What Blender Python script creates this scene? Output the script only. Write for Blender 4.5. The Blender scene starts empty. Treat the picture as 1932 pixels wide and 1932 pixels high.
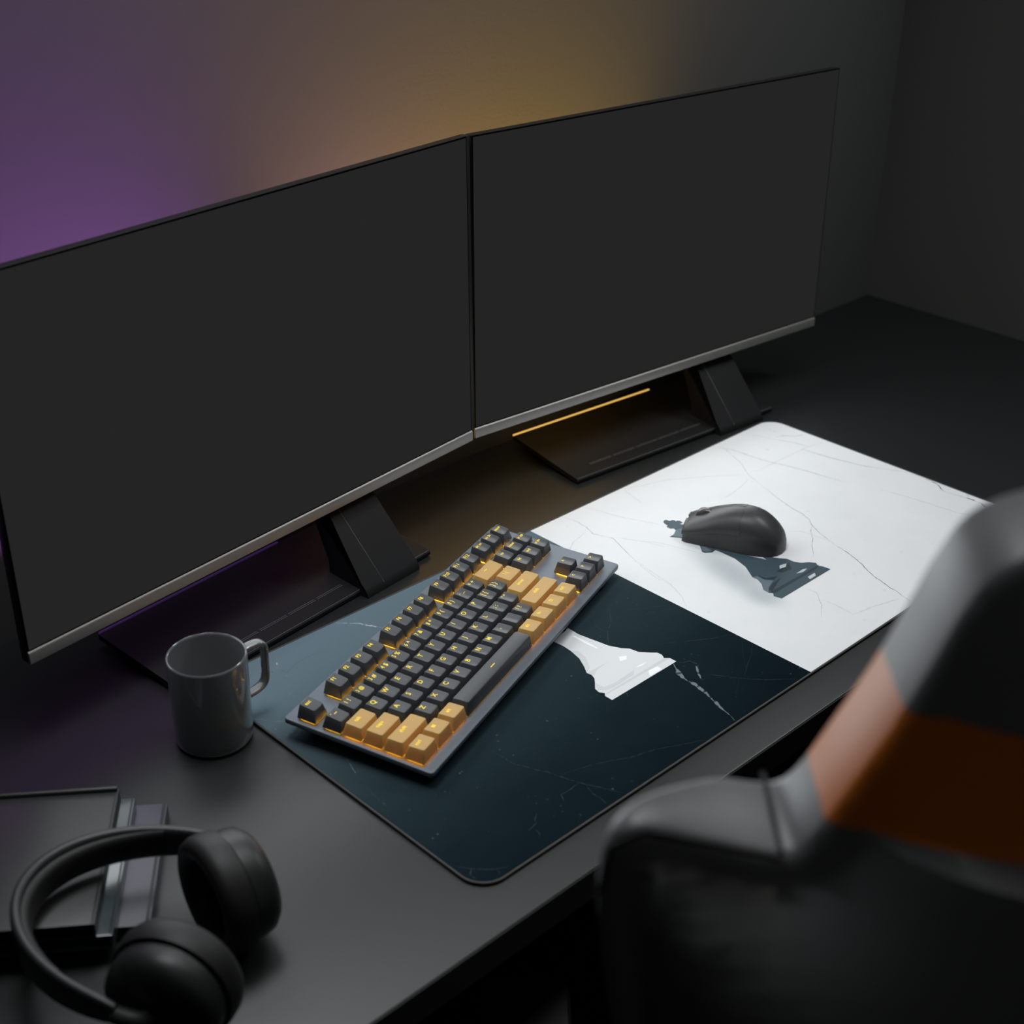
import bpy, bmesh, math, random
from mathutils import Vector, Matrix
from mathutils.geometry import tessellate_polygon
random.seed(4)
PI = math.pi
Z0 = 0.75            # desk top above the floor
scn = bpy.context.scene
COL = scn.collection
DESKCOL, DESKR, DESKS = (.0150, .0168, .0172), .39, .5
MATR, MATS = .7, .0
TRANS = .08
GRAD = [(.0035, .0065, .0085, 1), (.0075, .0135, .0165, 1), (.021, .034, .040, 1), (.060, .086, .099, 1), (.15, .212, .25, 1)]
def LIGHTS():
    area('ceiling_light', (.10, -.10, Z0+1.4), (.05, -.05, Z0), .6, .5, 1.6, (.97, .99, 1), 110)
    area('ceiling_light', (-.4, .1, Z0+1.3), (-.35, .0, Z0), .5, .3, 2.0, (.96, .985, 1), 100)
    area('side_light', (.80, -.25, Z0+1.0), (.2, .0, Z0), .3, .3, 2.0, (.97, .99, 1), 120)
    area('screen_light', (-.2709, .2245, Z0+.155), (-.15, -.7685, Z0+.155), .52, .12, .20, (.93, .98, 1), 160)
    area('screen_light', (-.2704, .220, Z0+.31), (-.15, -.773, Z0+.31), .52, .12, .95, (.93, .98, 1), 160)
    area('screen_light', (.2702, .2363, Z0+.155), (.182, -.760, Z0+.155), .52, .12, .68, (.95, .99, 1), 160)
    area('chair_fill_light', (-.95, -1.3, Z0+1.6), (-.42, -.62, Z0+.35), .3, .3, .05, (1, .98, .95), 40)  # added fill aimed at the chair's back, not a lamp of the room
    area('violet_backlight', (-.34, .294, Z0+.05), (-.34, .316, Z0+.20), .52, .04, 3.0, (.56, .18, .80), 80)
    area('amber_backlight', (.08, .303, Z0+.05), (.08, .325, Z0+.20), .42, .04, 4.0, (1, .57, .10), 105)
POLY= {'dark': [(0.1099, 0.094), (0.1139, 0.0951), (0.1154, 0.0944), (0.1161, 0.0903), (0.1197, 0.0897), (0.1212, 0.0879), (0.1202, 0.0854), (0.1229, 0.0853), (0.1243, 0.0826), (0.1232, 0.0782), (0.1188, 0.0788), (0.121, 0.0744), (0.1217, 0.0704), (0.132, 0.0557), (0.1264, 0.0211), (0.128, -0.0142), (0.1294, -0.0202), (0.1366, -0.0348), (0.1415, -0.041), (0.1419, -0.0492), (0.1451, -0.0552), (0.1519, -0.0601), (0.156, -0.0655), (0.1529, -0.0704), (0.1552, -0.0743), (0.1565, -0.0829), (0.0761, -0.083), (0.0739, -0.0752), (0.0778, -0.0716), (0.0754, -0.068), (0.0761, -0.0613), (0.0835, -0.0536), (0.0876, -0.0456), (0.0874, -0.0395), (0.0985, -0.0225), (0.1036, -0.0056), (0.1036, 0.0134), (0.1029, 0.0188), (0.0967, 0.0182), (0.0907, 0.0222), (0.0902, 0.0259), (0.0941, 0.0302), (0.0993, 0.0367), (0.0986, 0.0406), (0.1011, 0.0487), (0.0953, 0.0606), (0.0899, 0.0683), (0.0984, 0.0686), (0.1055, 0.073), (0.1066, 0.0771), (0.1038, 0.0786), (0.1039, 0.0846), (0.1064, 0.0847), (0.1081, 0.0909)], 'white': [(-0.1097, 0.0187), (-0.1101, 0.0069), (-0.1073, -0.0079), (-0.1039, -0.0249), (-0.0987, -0.0352), (-0.0938, -0.0407), (-0.0919, -0.0498), (-0.0852, -0.0576), (-0.0805, -0.0623), (-0.0801, -0.0672), (-0.0827, -0.0719), (-0.079, -0.0754), (-0.0787, -0.0828), (-0.1633, -0.0831), (-0.1633, -0.075), (-0.1604, -0.0719), (-0.1631, -0.0677), (-0.1619, -0.0622), (-0.1549, -0.0553), (-0.1507, -0.0508), (-0.1488, -0.0457), (-0.1497, -0.0406), (-0.1443, -0.0325), (-0.1381, -0.0207), (-0.135, -0.0076), (-0.1341, 0.0025), (-0.1352, 0.0128), (-0.133, 0.0349), (-0.1326, 0.0731), (-0.1349, 0.0929), (-0.1202, 0.0993), (-0.116, 0.0792), (-0.1121, 0.0557), (-0.1108, 0.0409)]}
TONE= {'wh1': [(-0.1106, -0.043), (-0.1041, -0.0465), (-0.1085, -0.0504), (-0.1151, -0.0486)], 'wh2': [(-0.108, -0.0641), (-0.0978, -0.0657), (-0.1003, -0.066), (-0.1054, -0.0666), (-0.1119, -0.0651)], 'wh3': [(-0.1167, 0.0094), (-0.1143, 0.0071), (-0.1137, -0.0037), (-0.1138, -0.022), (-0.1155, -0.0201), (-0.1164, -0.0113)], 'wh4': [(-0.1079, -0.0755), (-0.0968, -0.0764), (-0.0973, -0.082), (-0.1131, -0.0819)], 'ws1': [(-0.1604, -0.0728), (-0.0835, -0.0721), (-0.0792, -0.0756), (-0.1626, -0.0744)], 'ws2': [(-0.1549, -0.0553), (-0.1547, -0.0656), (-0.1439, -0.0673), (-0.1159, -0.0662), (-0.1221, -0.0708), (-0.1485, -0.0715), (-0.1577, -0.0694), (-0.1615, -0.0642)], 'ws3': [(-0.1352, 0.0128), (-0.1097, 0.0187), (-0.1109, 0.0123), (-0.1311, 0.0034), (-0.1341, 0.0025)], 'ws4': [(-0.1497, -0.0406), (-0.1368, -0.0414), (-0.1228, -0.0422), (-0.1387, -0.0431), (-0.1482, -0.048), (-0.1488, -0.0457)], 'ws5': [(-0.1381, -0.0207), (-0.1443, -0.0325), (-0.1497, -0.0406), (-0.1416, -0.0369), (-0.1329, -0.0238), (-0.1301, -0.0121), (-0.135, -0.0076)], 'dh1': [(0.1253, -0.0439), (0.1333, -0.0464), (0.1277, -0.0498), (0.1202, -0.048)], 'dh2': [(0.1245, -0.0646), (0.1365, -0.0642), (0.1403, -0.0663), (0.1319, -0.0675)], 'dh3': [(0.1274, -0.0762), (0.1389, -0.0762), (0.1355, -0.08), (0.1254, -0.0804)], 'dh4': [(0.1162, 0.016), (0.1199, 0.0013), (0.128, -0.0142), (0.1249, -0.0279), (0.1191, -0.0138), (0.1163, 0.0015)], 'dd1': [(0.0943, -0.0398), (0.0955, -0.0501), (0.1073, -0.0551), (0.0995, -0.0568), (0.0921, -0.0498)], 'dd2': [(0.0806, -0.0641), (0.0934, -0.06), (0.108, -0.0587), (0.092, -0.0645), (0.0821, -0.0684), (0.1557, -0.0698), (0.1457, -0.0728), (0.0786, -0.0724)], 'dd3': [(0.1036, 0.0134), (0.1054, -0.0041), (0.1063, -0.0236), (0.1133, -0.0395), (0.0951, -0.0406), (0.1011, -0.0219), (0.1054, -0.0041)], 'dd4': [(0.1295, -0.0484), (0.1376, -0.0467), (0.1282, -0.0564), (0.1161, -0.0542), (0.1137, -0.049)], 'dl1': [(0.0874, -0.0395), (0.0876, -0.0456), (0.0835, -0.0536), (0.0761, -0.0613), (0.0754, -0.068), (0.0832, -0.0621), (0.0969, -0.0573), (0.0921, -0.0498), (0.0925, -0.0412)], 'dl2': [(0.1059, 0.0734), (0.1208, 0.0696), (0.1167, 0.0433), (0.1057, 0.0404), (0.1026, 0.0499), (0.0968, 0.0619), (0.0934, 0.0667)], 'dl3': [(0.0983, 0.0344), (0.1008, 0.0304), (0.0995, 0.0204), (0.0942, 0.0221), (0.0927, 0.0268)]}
VEIND= [(1.2, 0.8, [(-0.2589, 0.1743), (-0.2537, 0.1669), (-0.2437, 0.1576), (-0.24, 0.1491), (-0.2367, 0.1448), (-0.2334, 0.1374)]), (2.6, 0.7, [(-0.2436, 0.1562), (-0.2388, 0.1468), (-0.2346, 0.1404)]), (0.8, 0.5, [(-0.3325, 0.1603), (-0.3386, 0.1558), (-0.3397, 0.1523), (-0.3494, 0.148), (-0.358, 0.1407), (-0.3697, 0.1313), (-0.3791, 0.1242)]), (2, 0.4, [(-0.3371, 0.1578), (-0.3395, 0.1522)]), (0.5, 0.4, [(-0.4, 0.1017), (-0.3913, 0.0915), (-0.381, 0.0798)]), (0.4, 0.3, [(-0.3403, 0.1473), (-0.3405, 0.1385), (-0.3239, 0.1454), (-0.3062, 0.1458), (-0.2923, 0.1409)]), (0.4, 0.3, [(-0.3478, 0.1022), (-0.3439, 0.0963), (-0.3392, 0.0877), (-0.3336, 0.0803)]), (0.5, 0.4, [(-0.3762, 0.0095), (-0.3789, 0.0027), (-0.3815, -0.0059), (-0.3851, -0.0151), (-0.3876, -0.0235), (-0.3884, -0.0342), (-0.3903, -0.0473), (-0.3914, -0.0592), (-0.3971, -0.0681)]), (0.5, 0.55, [(-0.2863, -0.0556), (-0.285, -0.0673), (-0.2848, -0.0787), (-0.2841, -0.0877), (-0.2811, -0.0943), (-0.2752, -0.1081), (-0.2712, -0.1164), (-0.2683, -0.1264), (-0.2619, -0.1433), (-0.2534, -0.1602), (-0.248, -0.1714)]), (0.4, 0.45, [(-0.2685, -0.1226), (-0.2591, -0.1251), (-0.2487, -0.1285), (-0.2385, -0.1317), (-0.2275, -0.1365), (-0.2107, -0.1458), (-0.1883, -0.1528), (-0.1721, -0.1614), (-0.1491, -0.1725)]), (0.4, 0.3, [(-0.2483, -0.0453), (-0.2606, -0.076), (-0.2672, -0.0887), (-0.2724, -0.0987)]), (0.4, 0.5, [(-0.2622, -0.1447), (-0.2653, -0.155), (-0.2656, -0.1652), (-0.2669, -0.1726)]), (0.6, 0.4, [(-0.2645, -0.1396), (-0.2739, -0.1403), (-0.2805, -0.1405), (-0.2843, -0.14), (-0.2885, -0.1471)]), (0.6, 0.5, [(-0.3138, -0.1432), (-0.318, -0.1454), (-0.3223, -0.1503), (-0.3316, -0.1519)]), (0.6, 0.5, [(-0.3267, -0.1551), (-0.3282, -0.1596), (-0.3319, -0.1643)]), (0.35, 0.3, [(-0.3869, -0.071), (-0.374, -0.0874), (-0.362, -0.1063), (-0.3479, -0.1229)]), (0.5, 0.4, [(-0.3988, -0.1428), (-0.3952, -0.147), (-0.3911, -0.1528), (-0.3858, -0.1593), (-0.3795, -0.1647), (-0.3696, -0.1705)]), (1, 0.4, [(-0.3913, -0.1541), (-0.3957, -0.1568), (-0.3961, -0.1632)]), (0.4, 0.4, [(-0.3781, -0.1652), (-0.379, -0.1698), (-0.3814, -0.1717)]), (0.3, 0.3, [(-0.2656, -0.0168), (-0.2811, -0.0323), (-0.3103, -0.062), (-0.3343, -0.0845)]), (1.4, 0.55, [(-0.0821, -0.0808), (-0.0898, -0.0939), (-0.0936, -0.1025), (-0.0946, -0.1082), (-0.0949, -0.1167), (-0.0968, -0.1235), (-0.0985, -0.1337), (-0.1009, -0.142), (-0.1045, -0.1512), (-0.1062, -0.1599), (-0.108, -0.1675), (-0.1104, -0.1733)]), (4.5, 0.5, [(-0.0877, -0.0903), (-0.0916, -0.0978), (-0.0945, -0.1051)]), (3.6, 0.5, [(-0.0936, -0.1103), (-0.0944, -0.1193), (-0.0966, -0.128), (-0.0981, -0.1351)]), (3, 0.5, [(-0.1006, -0.1423), (-0.1039, -0.1518), (-0.106, -0.158)]), (0.8, 0.45, [(-0.0811, -0.083), (-0.0753, -0.0884), (-0.0692, -0.0907), (-0.0689, -0.1001), (-0.075, -0.1033), (-0.0824, -0.112), (-0.0842, -0.118)]), (1.8, 0.4, [(-0.0712, -0.099), (-0.0766, -0.1052), (-0.0834, -0.1144)]), (0.35, 0.45, [(-0.049, -0.009), (-0.0297, -0.017), (-0.0101, -0.025)]), (0.35, 0.4, [(-0.0472, 0.0058), (-0.0331, -0.0048), (-0.0142, -0.0148)]), (0.4, 0.5, [(-0.0664, -0.0549), (-0.0556, -0.0627), (-0.0441, -0.0699), (-0.028, -0.0802), (-0.0098, -0.0889)]), (0.7, 0.35, [(-0.0068, -0.112), (-0.023, -0.1226), (-0.0391, -0.1304), (-0.0526, -0.1379)]), (0.35, 0.4, [(-0.0771, -0.1092), (-0.0602, -0.1351), (-0.0456, -0.1532), (-0.0227, -0.1726)]), (0.35, 0.3, [(-0.0104, -0.1028), (-0.0302, -0.1193), (-0.0473, -0.1373)]), (0.35, 0.3, [(-0.0611, -0.1387), (-0.0728, -0.1461), (-0.08, -0.15)]), (0.7, 0.4, [(-0.0554, 0.0204), (-0.0636, 0.0103), (-0.0733, -0.0001), (-0.0889, -0.0092), (-0.096, -0.0167), (-0.1024, -0.0236)]), (0.5, 0.4, [(-0.0878, 0.0145), (-0.0889, 0.0031), (-0.0889, -0.0092)]), (0.4, 0.35, [(-0.0765, 0.0146), (-0.0616, 0.0075), (-0.0439, -0.0013), (-0.0238, -0.0073)]), (0.4, 0.35, [(-0.0619, -0.0041), (-0.0382, -0.0116), (-0.0118, -0.0245)]), (0.4, 0.3, [(-0.0784, -0.0643), (-0.0685, -0.0554), (-0.057, -0.0626), (-0.0435, -0.0697), (-0.0262, -0.0785)]), (0.35, 0.3, [(-0.2425, -0.0638), (-0.2568, -0.0843), (-0.2626, -0.0931)]), (0.3, 0.25, [(-0.4089, -0.0611), (-0.3973, -0.0845), (-0.384, -0.1053)])]
VEINW= [(0.5, 0.55, [(0.2874, 0.1729), (0.3001, 0.1532), (0.3011, 0.1392), (0.3036, 0.1163), (0.3064, 0.102), (0.3119, 0.0858), (0.3188, 0.0569), (0.3223, 0.034), (0.3276, 0.0146)]), (0.35, 0.4, [(0.3401, -0.0186), (0.3454, -0.0446), (0.3499, -0.0742), (0.3537, -0.1071), (0.3632, -0.1292)]), (0.5, 0.5, [(0.3583, 0.1366), (0.3668, 0.1179), (0.3695, 0.1074), (0.3721, 0.097)]), (0.5, 0.6, [(0.3601, 0.0986), (0.3654, 0.064), (0.3706, 0.0439), (0.3769, 0.0228), (0.3843, 0.0085)]), (0.35, 0.4, [(0.3843, 0.0085), (0.3916, -0.0058), (0.3968, -0.0157), (0.3998, -0.0381)]), (0.4, 0.35, [(0.3013, 0.1733), (0.2786, 0.1217), (0.2629, 0.1014), (0.2574, 0.0871), (0.2503, 0.0697)]), (0.5, 0.5, [(0.2503, 0.0697), (0.2376, 0.0349), (0.2336, 0.0205), (0.2306, 0.0033), (0.2257, -0.0076), (0.2174, -0.0172), (0.2085, -0.0345), (0.2004, -0.0581)]), (0.6, 0.7, [(0.2004, -0.0581), (0.1965, -0.0748), (0.1917, -0.0884), (0.1874, -0.0982), (0.1821, -0.1068), (0.1765, -0.1189), (0.1689, -0.1438), (0.1683, -0.1506), (0.1643, -0.1597), (0.1623, -0.1705)]), (0.4, 0.4, [(0.2174, -0.0172), (0.2059, -0.0236), (0.1948, -0.0343), (0.1817, -0.0427), (0.1656, -0.056)]), (1.0, 0.8, [(0.3998, -0.0381), (0.3994, -0.0475), (0.3964, -0.0567), (0.39, -0.065), (0.3868, -0.0706)]), (0.5, 0.55, [(0.3868, -0.0706), (0.3897, -0.0859), (0.3913, -0.099), (0.3915, -0.1129), (0.3863, -0.1263), (0.3801, -0.1383)]), (1.4, 0.7, [(0.3921, -0.0951), (0.3919, -0.1005), (0.3929, -0.1051)]), (1.6, 0.5, [(0.3915, -0.1129), (0.3868, -0.1199), (0.387, -0.1224), (0.3841, -0.1309)]), (0.7, 0.5, [(0.3982, -0.0906), (0.3959, -0.0964)]), (0.35, 0.3, [(0.1588, -0.16), (0.1428, -0.1558), (0.128, -0.1509), (0.1122, -0.1485), (0.1019, -0.1458)]), (0.4, 0.3, [(0.108, -0.0867), (0.1095, -0.0992), (0.1022, -0.1069), (0.0954, -0.115), (0.0761, -0.1286)]), (0.35, 0.2, [(0.1035, -0.1118), (0.1039, -0.1265), (0.1019, -0.1458)]), (0.5, 0.45, [(0.0415, 0.1709), (0.044, 0.1574), (0.0427, 0.1405), (0.0375, 0.1263), (0.0455, 0.1062), (0.0334, 0.0745), (0.0267, 0.0568)]), (0.3, 0.25, [(0.0267, 0.0568), (0.0201, 0.0339), (0.0169, 0.017)]), (0.35, 0.25, [(0.0727, 0.1718), (0.0792, 0.1557), (0.0837, 0.1348), (0.1014, 0.0955), (0.1026, 0.0846)]), (0.3, 0.3, [(0.0472, 0.1078), (0.0552, 0.094), (0.0633, 0.0802), (0.071, 0.0576)]), (0.35, 0.25, [(0.1358, 0.1755), (0.1573, 0.1626), (0.185, 0.1549), (0.2232, 0.1303), (0.2579, 0.1054)]), (0.3, 0.2, [(0.1337, 0.1704), (0.1291, 0.1536), (0.1244, 0.1338)]), (0.3, 0.2, [(0.1888, 0.0842), (0.2113, 0.084), (0.2366, 0.0888), (0.2608, 0.0954)]), (0.3, 0.25, [(-0.0068, 0.1181), (0.0094, 0.1275), (0.0359, 0.1341)]), (0.8, 0.35, [(0.3644, 0.1391), (0.3752, 0.1345), (0.3824, 0.1251), (0.3952, 0.1198)]), (0.35, 0.25, [(0.3786, 0.1646), (0.3754, 0.1536), (0.3767, 0.144)]), (0.35, 0.25, [(0.2786, 0.0992), (0.3082, 0.0992), (0.337, 0.0981), (0.3652, 0.0981), (0.3931, 0.0935)]), (0.3, 0.25, [(0.3494, 0.1639), (0.3543, 0.1484), (0.3583, 0.1366)]), (0.3, 0.2, [(0.1858, -0.007), (0.1982, -0.0164), (0.2015, -0.0322), (0.2023, -0.0496)]), (0.35, 0.3, [(0.0594, 0.0869), (0.073, 0.0677), (0.081, 0.0441), (0.0919, 0.0085)]), (0.3, 0.25, [(0.0296, 0.0605), (0.0234, 0.0355), (0.019, 0.0067), (0.0092, -0.016), (-0.002, -0.0309)])]
# ------------------------------------------------------------------ materials
def srgb(r, g, b):
    f = lambda c: (c/12.92 if c <= .04045 else ((c+.055)/1.055)**2.4)
    return (f(r/255), f(g/255), f(b/255), 1)
def material(name, col, rough=.5, metal=0., spec=.5, coat=0., coat_rough=.1, emit=None, estr=0., bump=0., bscale=200., var=0., vscale=30., trans=0.):
    m = bpy.data.materials.new(name); m.use_nodes = True
    nt = m.node_tree; b = nt.nodes['Principled BSDF']
    if len(col) == 3: col = (*col, 1)
    b.inputs['Base Color'].default_value = col
    b.inputs['Roughness'].default_value = rough
    b.inputs['Metallic'].default_value = metal
    b.inputs['Specular IOR Level'].default_value = spec
    b.inputs['Coat Weight'].default_value = coat
    b.inputs['Coat Roughness'].default_value = coat_rough
    if emit:
        b.inputs['Emission Color'].default_value = (*emit[:3], 1); b.inputs['Emission Strength'].default_value = estr
    tc = nt.nodes.new('ShaderNodeTexCoord')
    if var:
        n = nt.nodes.new('ShaderNodeTexNoise'); n.inputs['Scale'].default_value = vscale; n.inputs['Detail'].default_value = 5
        nt.links.new(tc.outputs['Object'], n.inputs['Vector'])
        r = nt.nodes.new('ShaderNodeMapRange'); r.inputs['To Min'].default_value = 1-var; r.inputs['To Max'].default_value = 1+var
        nt.links.new(n.outputs['Fac'], r.inputs['Value'])
        mx = nt.nodes.new('ShaderNodeMix'); mx.data_type = 'RGBA'; mx.blend_type = 'MULTIPLY'; mx.inputs['Factor'].default_value = 1
        mx.inputs[6].default_value = col; nt.links.new(r.outputs['Result'], mx.inputs[7])
        nt.links.new(mx.outputs[2], b.inputs['Base Color'])
    if bump:
        n2 = nt.nodes.new('ShaderNodeTexNoise'); n2.inputs['Scale'].default_value = bscale; n2.inputs['Detail'].default_value = 3
        nt.links.new(tc.outputs['Object'], n2.inputs['Vector'])
        bp = nt.nodes.new('ShaderNodeBump'); bp.inputs['Strength'].default_value = bump; bp.inputs['Distance'].default_value = .001
        nt.links.new(n2.outputs['Fac'], bp.inputs['Height']); nt.links.new(bp.outputs['Normal'], b.inputs['Normal'])
    if trans:
        t = nt.nodes.new('ShaderNodeBsdfTranslucent'); t.inputs['Color'].default_value = (1, .52, .05, 1)
        ms = nt.nodes.new('ShaderNodeMixShader'); ms.inputs['Fac'].default_value = trans
        out = nt.nodes['Material Output']
        nt.links.new(b.outputs['BSDF'], ms.inputs[1]); nt.links.new(t.outputs['BSDF'], ms.inputs[2]); nt.links.new(ms.outputs['Shader'], out.inputs['Surface'])
    return m
M = {}
M['wall'] = material('wall_paint', (.095, .095, .095), .9, spec=.2, bump=.1, bscale=300)
M['wall_lifted'] = material('wall_paint_lifted', (.13, .13, .13), .9, spec=.2, bump=.1, bscale=300)  # same wall paint, lifted to offset weaker light and soften the corner
M['ceiling'] = material('ceiling_paint', (.05, .05, .05), .9, spec=.1)
M['floor'] = material('floor_dark', (.006, .006, .006), .6, var=.3)
M['desk'] = material('desk_laminate', DESKCOL, DESKR, spec=DESKS, bump=.05, bscale=900)
M['desk_leg'] = material('desk_leg_metal', (.01, .01, .01), .5, metal=.6)
M['bezel'] = material('monitor_shell', (.012, .012, .013), .45)
M['bezel_black'] = material('monitor_black_line', (.001, .001, .001), .7, spec=.05)
M['chin'] = material('monitor_chin_metal', (.34, .33, .32), .42, metal=.6, bump=.08, bscale=2500)
M['screen'] = material('screen_grey_image', (.0, .0, .0), 1, spec=0, emit=srgb(36, 36, 36), estr=1)
M['stand'] = material('stand_black_plastic', (.010, .010, .011), .62, spec=.25)
M['stand_edge'] = material('stand_seam_highlight', (.14, .14, .145), .4)
M['strip_amber'] = material('light_strip_amber', (.1, .07, .02), .5, emit=(1., .57, .14), estr=.85)
M['strip_violet'] = material('light_strip_violet', (.03, .02, .05), .5, emit=(.35, .12, .8), estr=.06)
M['mat_side'] = material('mat_rubber', (.004, .004, .004), .8)
M['stitch'] = material('mat_stitching', (.085, .083, .08), .8, bump=.6, bscale=1800)
M['plate'] = material('keyboard_aluminium', (.15, .178, .215), .5, metal=.25, bump=.06, bscale=3000)
M['case'] = material('keyboard_case_underside', (.02, .022, .026), .5)
M['key'] = material('keycap_charcoal', (.048, .052, .056), .38, bump=.08, bscale=2500)
M['keyamber'] = material('keycap_amber', (.50, .335, .105), .5, trans=TRANS, bump=.08, bscale=2500)
M['led'] = material('keyboard_led', (.2, .1, .02), .5, emit=(1., .45, .02), estr=17.)
M['legend'] = material('legend_glow', (.02, .015, .0), .5, emit=(1., .72, .02), estr=1.15)
M['mouse'] = material('mouse_shell', (.042, .043, .044), .42, bump=.03, bscale=3000)
M['wheel'] = material('mouse_wheel', (.16, .15, .14), .3, metal=.4)
M['black'] = material('soft_black', (.004, .004, .004), .5)
M['mug'] = material('mug_glaze', (.14, .15, .155), .2, spec=.8, coat=1., coat_rough=.04)
M['hp'] = material('headphone_plastic', (.013, .014, .014), .45)
M['hppad'] = material('headphone_pad_leather', (.007, .007, .007), .55, bump=.15, bscale=900)
M['hpband'] = material('headphone_band_edge', (.026, .027, .028), .42)
M['book1'] = material('book_cover_graphite', (.030, .031, .031), .38, var=.08)
M['book2'] = material('book_cover_gloss_slate', (.06, .078, .088), .14, coat=.4)
M['book3'] = material('book_cover_mauve_grey', (.085, .085, .11), .4)
M['pages'] = material('book_pages_dark', (.02, .02, .02), .8)
M['edgeline'] = material('book_edge_line', (.003, .003, .003), .5)
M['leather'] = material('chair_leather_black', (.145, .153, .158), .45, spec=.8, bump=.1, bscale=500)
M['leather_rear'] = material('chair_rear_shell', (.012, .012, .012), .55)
M['orange'] = material('chair_orange_panel', (.66, .17, .015), .42, spec=.9)
M['seam'] = material('chair_seam', (.012, .012, .012), .7)
M['wk'] = None

def marble(name, dark):
    m = bpy.data.materials.new(name); m.use_nodes = True
    nt = m.node_tree; b = nt.nodes['Principled BSDF']; L = nt.links.new
    tc = nt.nodes.new('ShaderNodeTexCoord')
    n = nt.nodes.new('ShaderNodeTexNoise'); n.inputs['Scale'].default_value = 9; n.inputs['Detail'].default_value = 8; n.inputs['Roughness'].default_value = .65
    L(tc.outputs['Object'], n.inputs['Vector'])
    cr = nt.nodes.new('ShaderNodeValToRGB'); L(n.outputs['Fac'], cr.inputs['Fac'])
    cr.color_ramp.elements[0].position = .3; cr.color_ramp.elements[1].position = .75
    if dark:
        cr.color_ramp.elements[0].color = (.001, .003, .0045, 1); cr.color_ramp.elements[1].color = (.004, .008, .011, 1)
    else:
        cr.color_ramp.elements[0].color = (.735, .75, .765, 1); cr.color_ramp.elements[1].color = (.80, .81, .82, 1)
    v = nt.nodes.new('ShaderNodeTexVoronoi'); v.inputs['Scale'].default_value = 150 if dark else 60
    L(tc.outputs['Object'], v.inputs['Vector'])
    n3 = nt.nodes.new('ShaderNodeTexNoise'); n3.inputs['Scale'].default_value = 35; L(tc.outputs['Object'], n3.inputs['Vector'])
    sp = nt.nodes.new('ShaderNodeMapRange'); sp.inputs['From Min'].default_value = .17; sp.inputs['From Max'].default_value = .05
    L(v.outputs['Distance'], sp.inputs['Value'])
    g = nt.nodes.new('ShaderNodeMapRange'); g.inputs['From Min'].default_value = .54; g.inputs['From Max'].default_value = .72; g.inputs['To Max'].default_value = .9 if dark else .35
    L(n3.outputs['Fac'], g.inputs['Value'])
    mu = nt.nodes.new('ShaderNodeMath'); mu.operation = 'MULTIPLY'; L(sp.outputs['Result'], mu.inputs[0]); L(g.outputs['Result'], mu.inputs[1])
    mx = nt.nodes.new('ShaderNodeMix'); mx.data_type = 'RGBA'; L(mu.outputs[0], mx.inputs['Factor']); L(cr.outputs['Color'], mx.inputs[6])
    mx.inputs[7].default_value = (.10, .13, .15, 1) if dark else (.45, .46, .47, 1)
    last = mx.outputs[2]
    if dark:       # colour ramp from petrol blue along the far edge to blue-black near the user
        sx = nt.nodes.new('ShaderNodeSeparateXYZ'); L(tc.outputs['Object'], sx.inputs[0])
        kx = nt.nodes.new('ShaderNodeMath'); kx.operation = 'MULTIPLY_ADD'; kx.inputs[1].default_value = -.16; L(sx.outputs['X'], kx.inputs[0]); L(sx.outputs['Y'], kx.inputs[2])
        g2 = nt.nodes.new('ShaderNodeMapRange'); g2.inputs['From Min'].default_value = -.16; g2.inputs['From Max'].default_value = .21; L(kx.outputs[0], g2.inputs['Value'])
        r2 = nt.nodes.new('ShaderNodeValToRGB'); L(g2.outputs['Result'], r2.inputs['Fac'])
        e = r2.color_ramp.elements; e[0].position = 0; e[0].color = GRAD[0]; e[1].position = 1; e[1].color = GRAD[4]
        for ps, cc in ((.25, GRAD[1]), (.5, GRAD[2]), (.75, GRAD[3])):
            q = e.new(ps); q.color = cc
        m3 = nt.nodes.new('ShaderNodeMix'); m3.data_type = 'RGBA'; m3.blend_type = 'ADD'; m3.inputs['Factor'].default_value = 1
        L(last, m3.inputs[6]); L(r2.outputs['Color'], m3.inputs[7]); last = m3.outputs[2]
    if not dark:   # the printed soft blue-grey halo that belongs to the chess piece artwork
        for (cx, cy, rot, a, bb, k) in ((.079, -.024, -.22, .082, .030, .60), (.066, -.070, .3, .026, .022, .42)):
            mp = nt.nodes.new('ShaderNodeMapping'); mp.vector_type = 'TEXTURE'
            mp.inputs['Location'].default_value = (cx, cy, 0); mp.inputs['Rotation'].default_value = (0, 0, rot); mp.inputs['Scale'].default_value = (bb, a, 1000)
            L(tc.outputs['Object'], mp.inputs['Vector'])
            ln = nt.nodes.new('ShaderNodeVectorMath'); ln.operation = 'LENGTH'; L(mp.outputs['Vector'], ln.inputs[0])
            mr = nt.nodes.new('ShaderNodeMapRange'); mr.interpolation_type = 'SMOOTHERSTEP'
            mr.inputs['From Min'].default_value = 1.15; mr.inputs['From Max'].default_value = 0; mr.inputs['To Max'].default_value = k
            L(ln.outputs['Value'], mr.inputs['Value'])
            m2 = nt.nodes.new('ShaderNodeMix'); m2.data_type = 'RGBA'; L(mr.outputs['Result'], m2.inputs['Factor']); L(last, m2.inputs[6]); m2.inputs[7].default_value = (.30, .36, .39, 1)
            last = m2.outputs[2]
    L(last, b.inputs['Base Color'])
    b.inputs['Roughness'].default_value = MATR if dark else .55
    b.inputs['Specular IOR Level'].default_value = MATS if dark else .3
    w = nt.nodes.new('ShaderNodeTexNoise'); w.inputs['Scale'].default_value = 1400; L(tc.outputs['Object'], w.inputs['Vector'])
    bp = nt.nodes.new('ShaderNodeBump'); bp.inputs['Strength'].default_value = .25; bp.inputs['Distance'].default_value = .0004
    L(w.outputs['Fac'], bp.inputs['Height']); L(bp.outputs['Normal'], b.inputs['Normal'])
    return m
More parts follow.
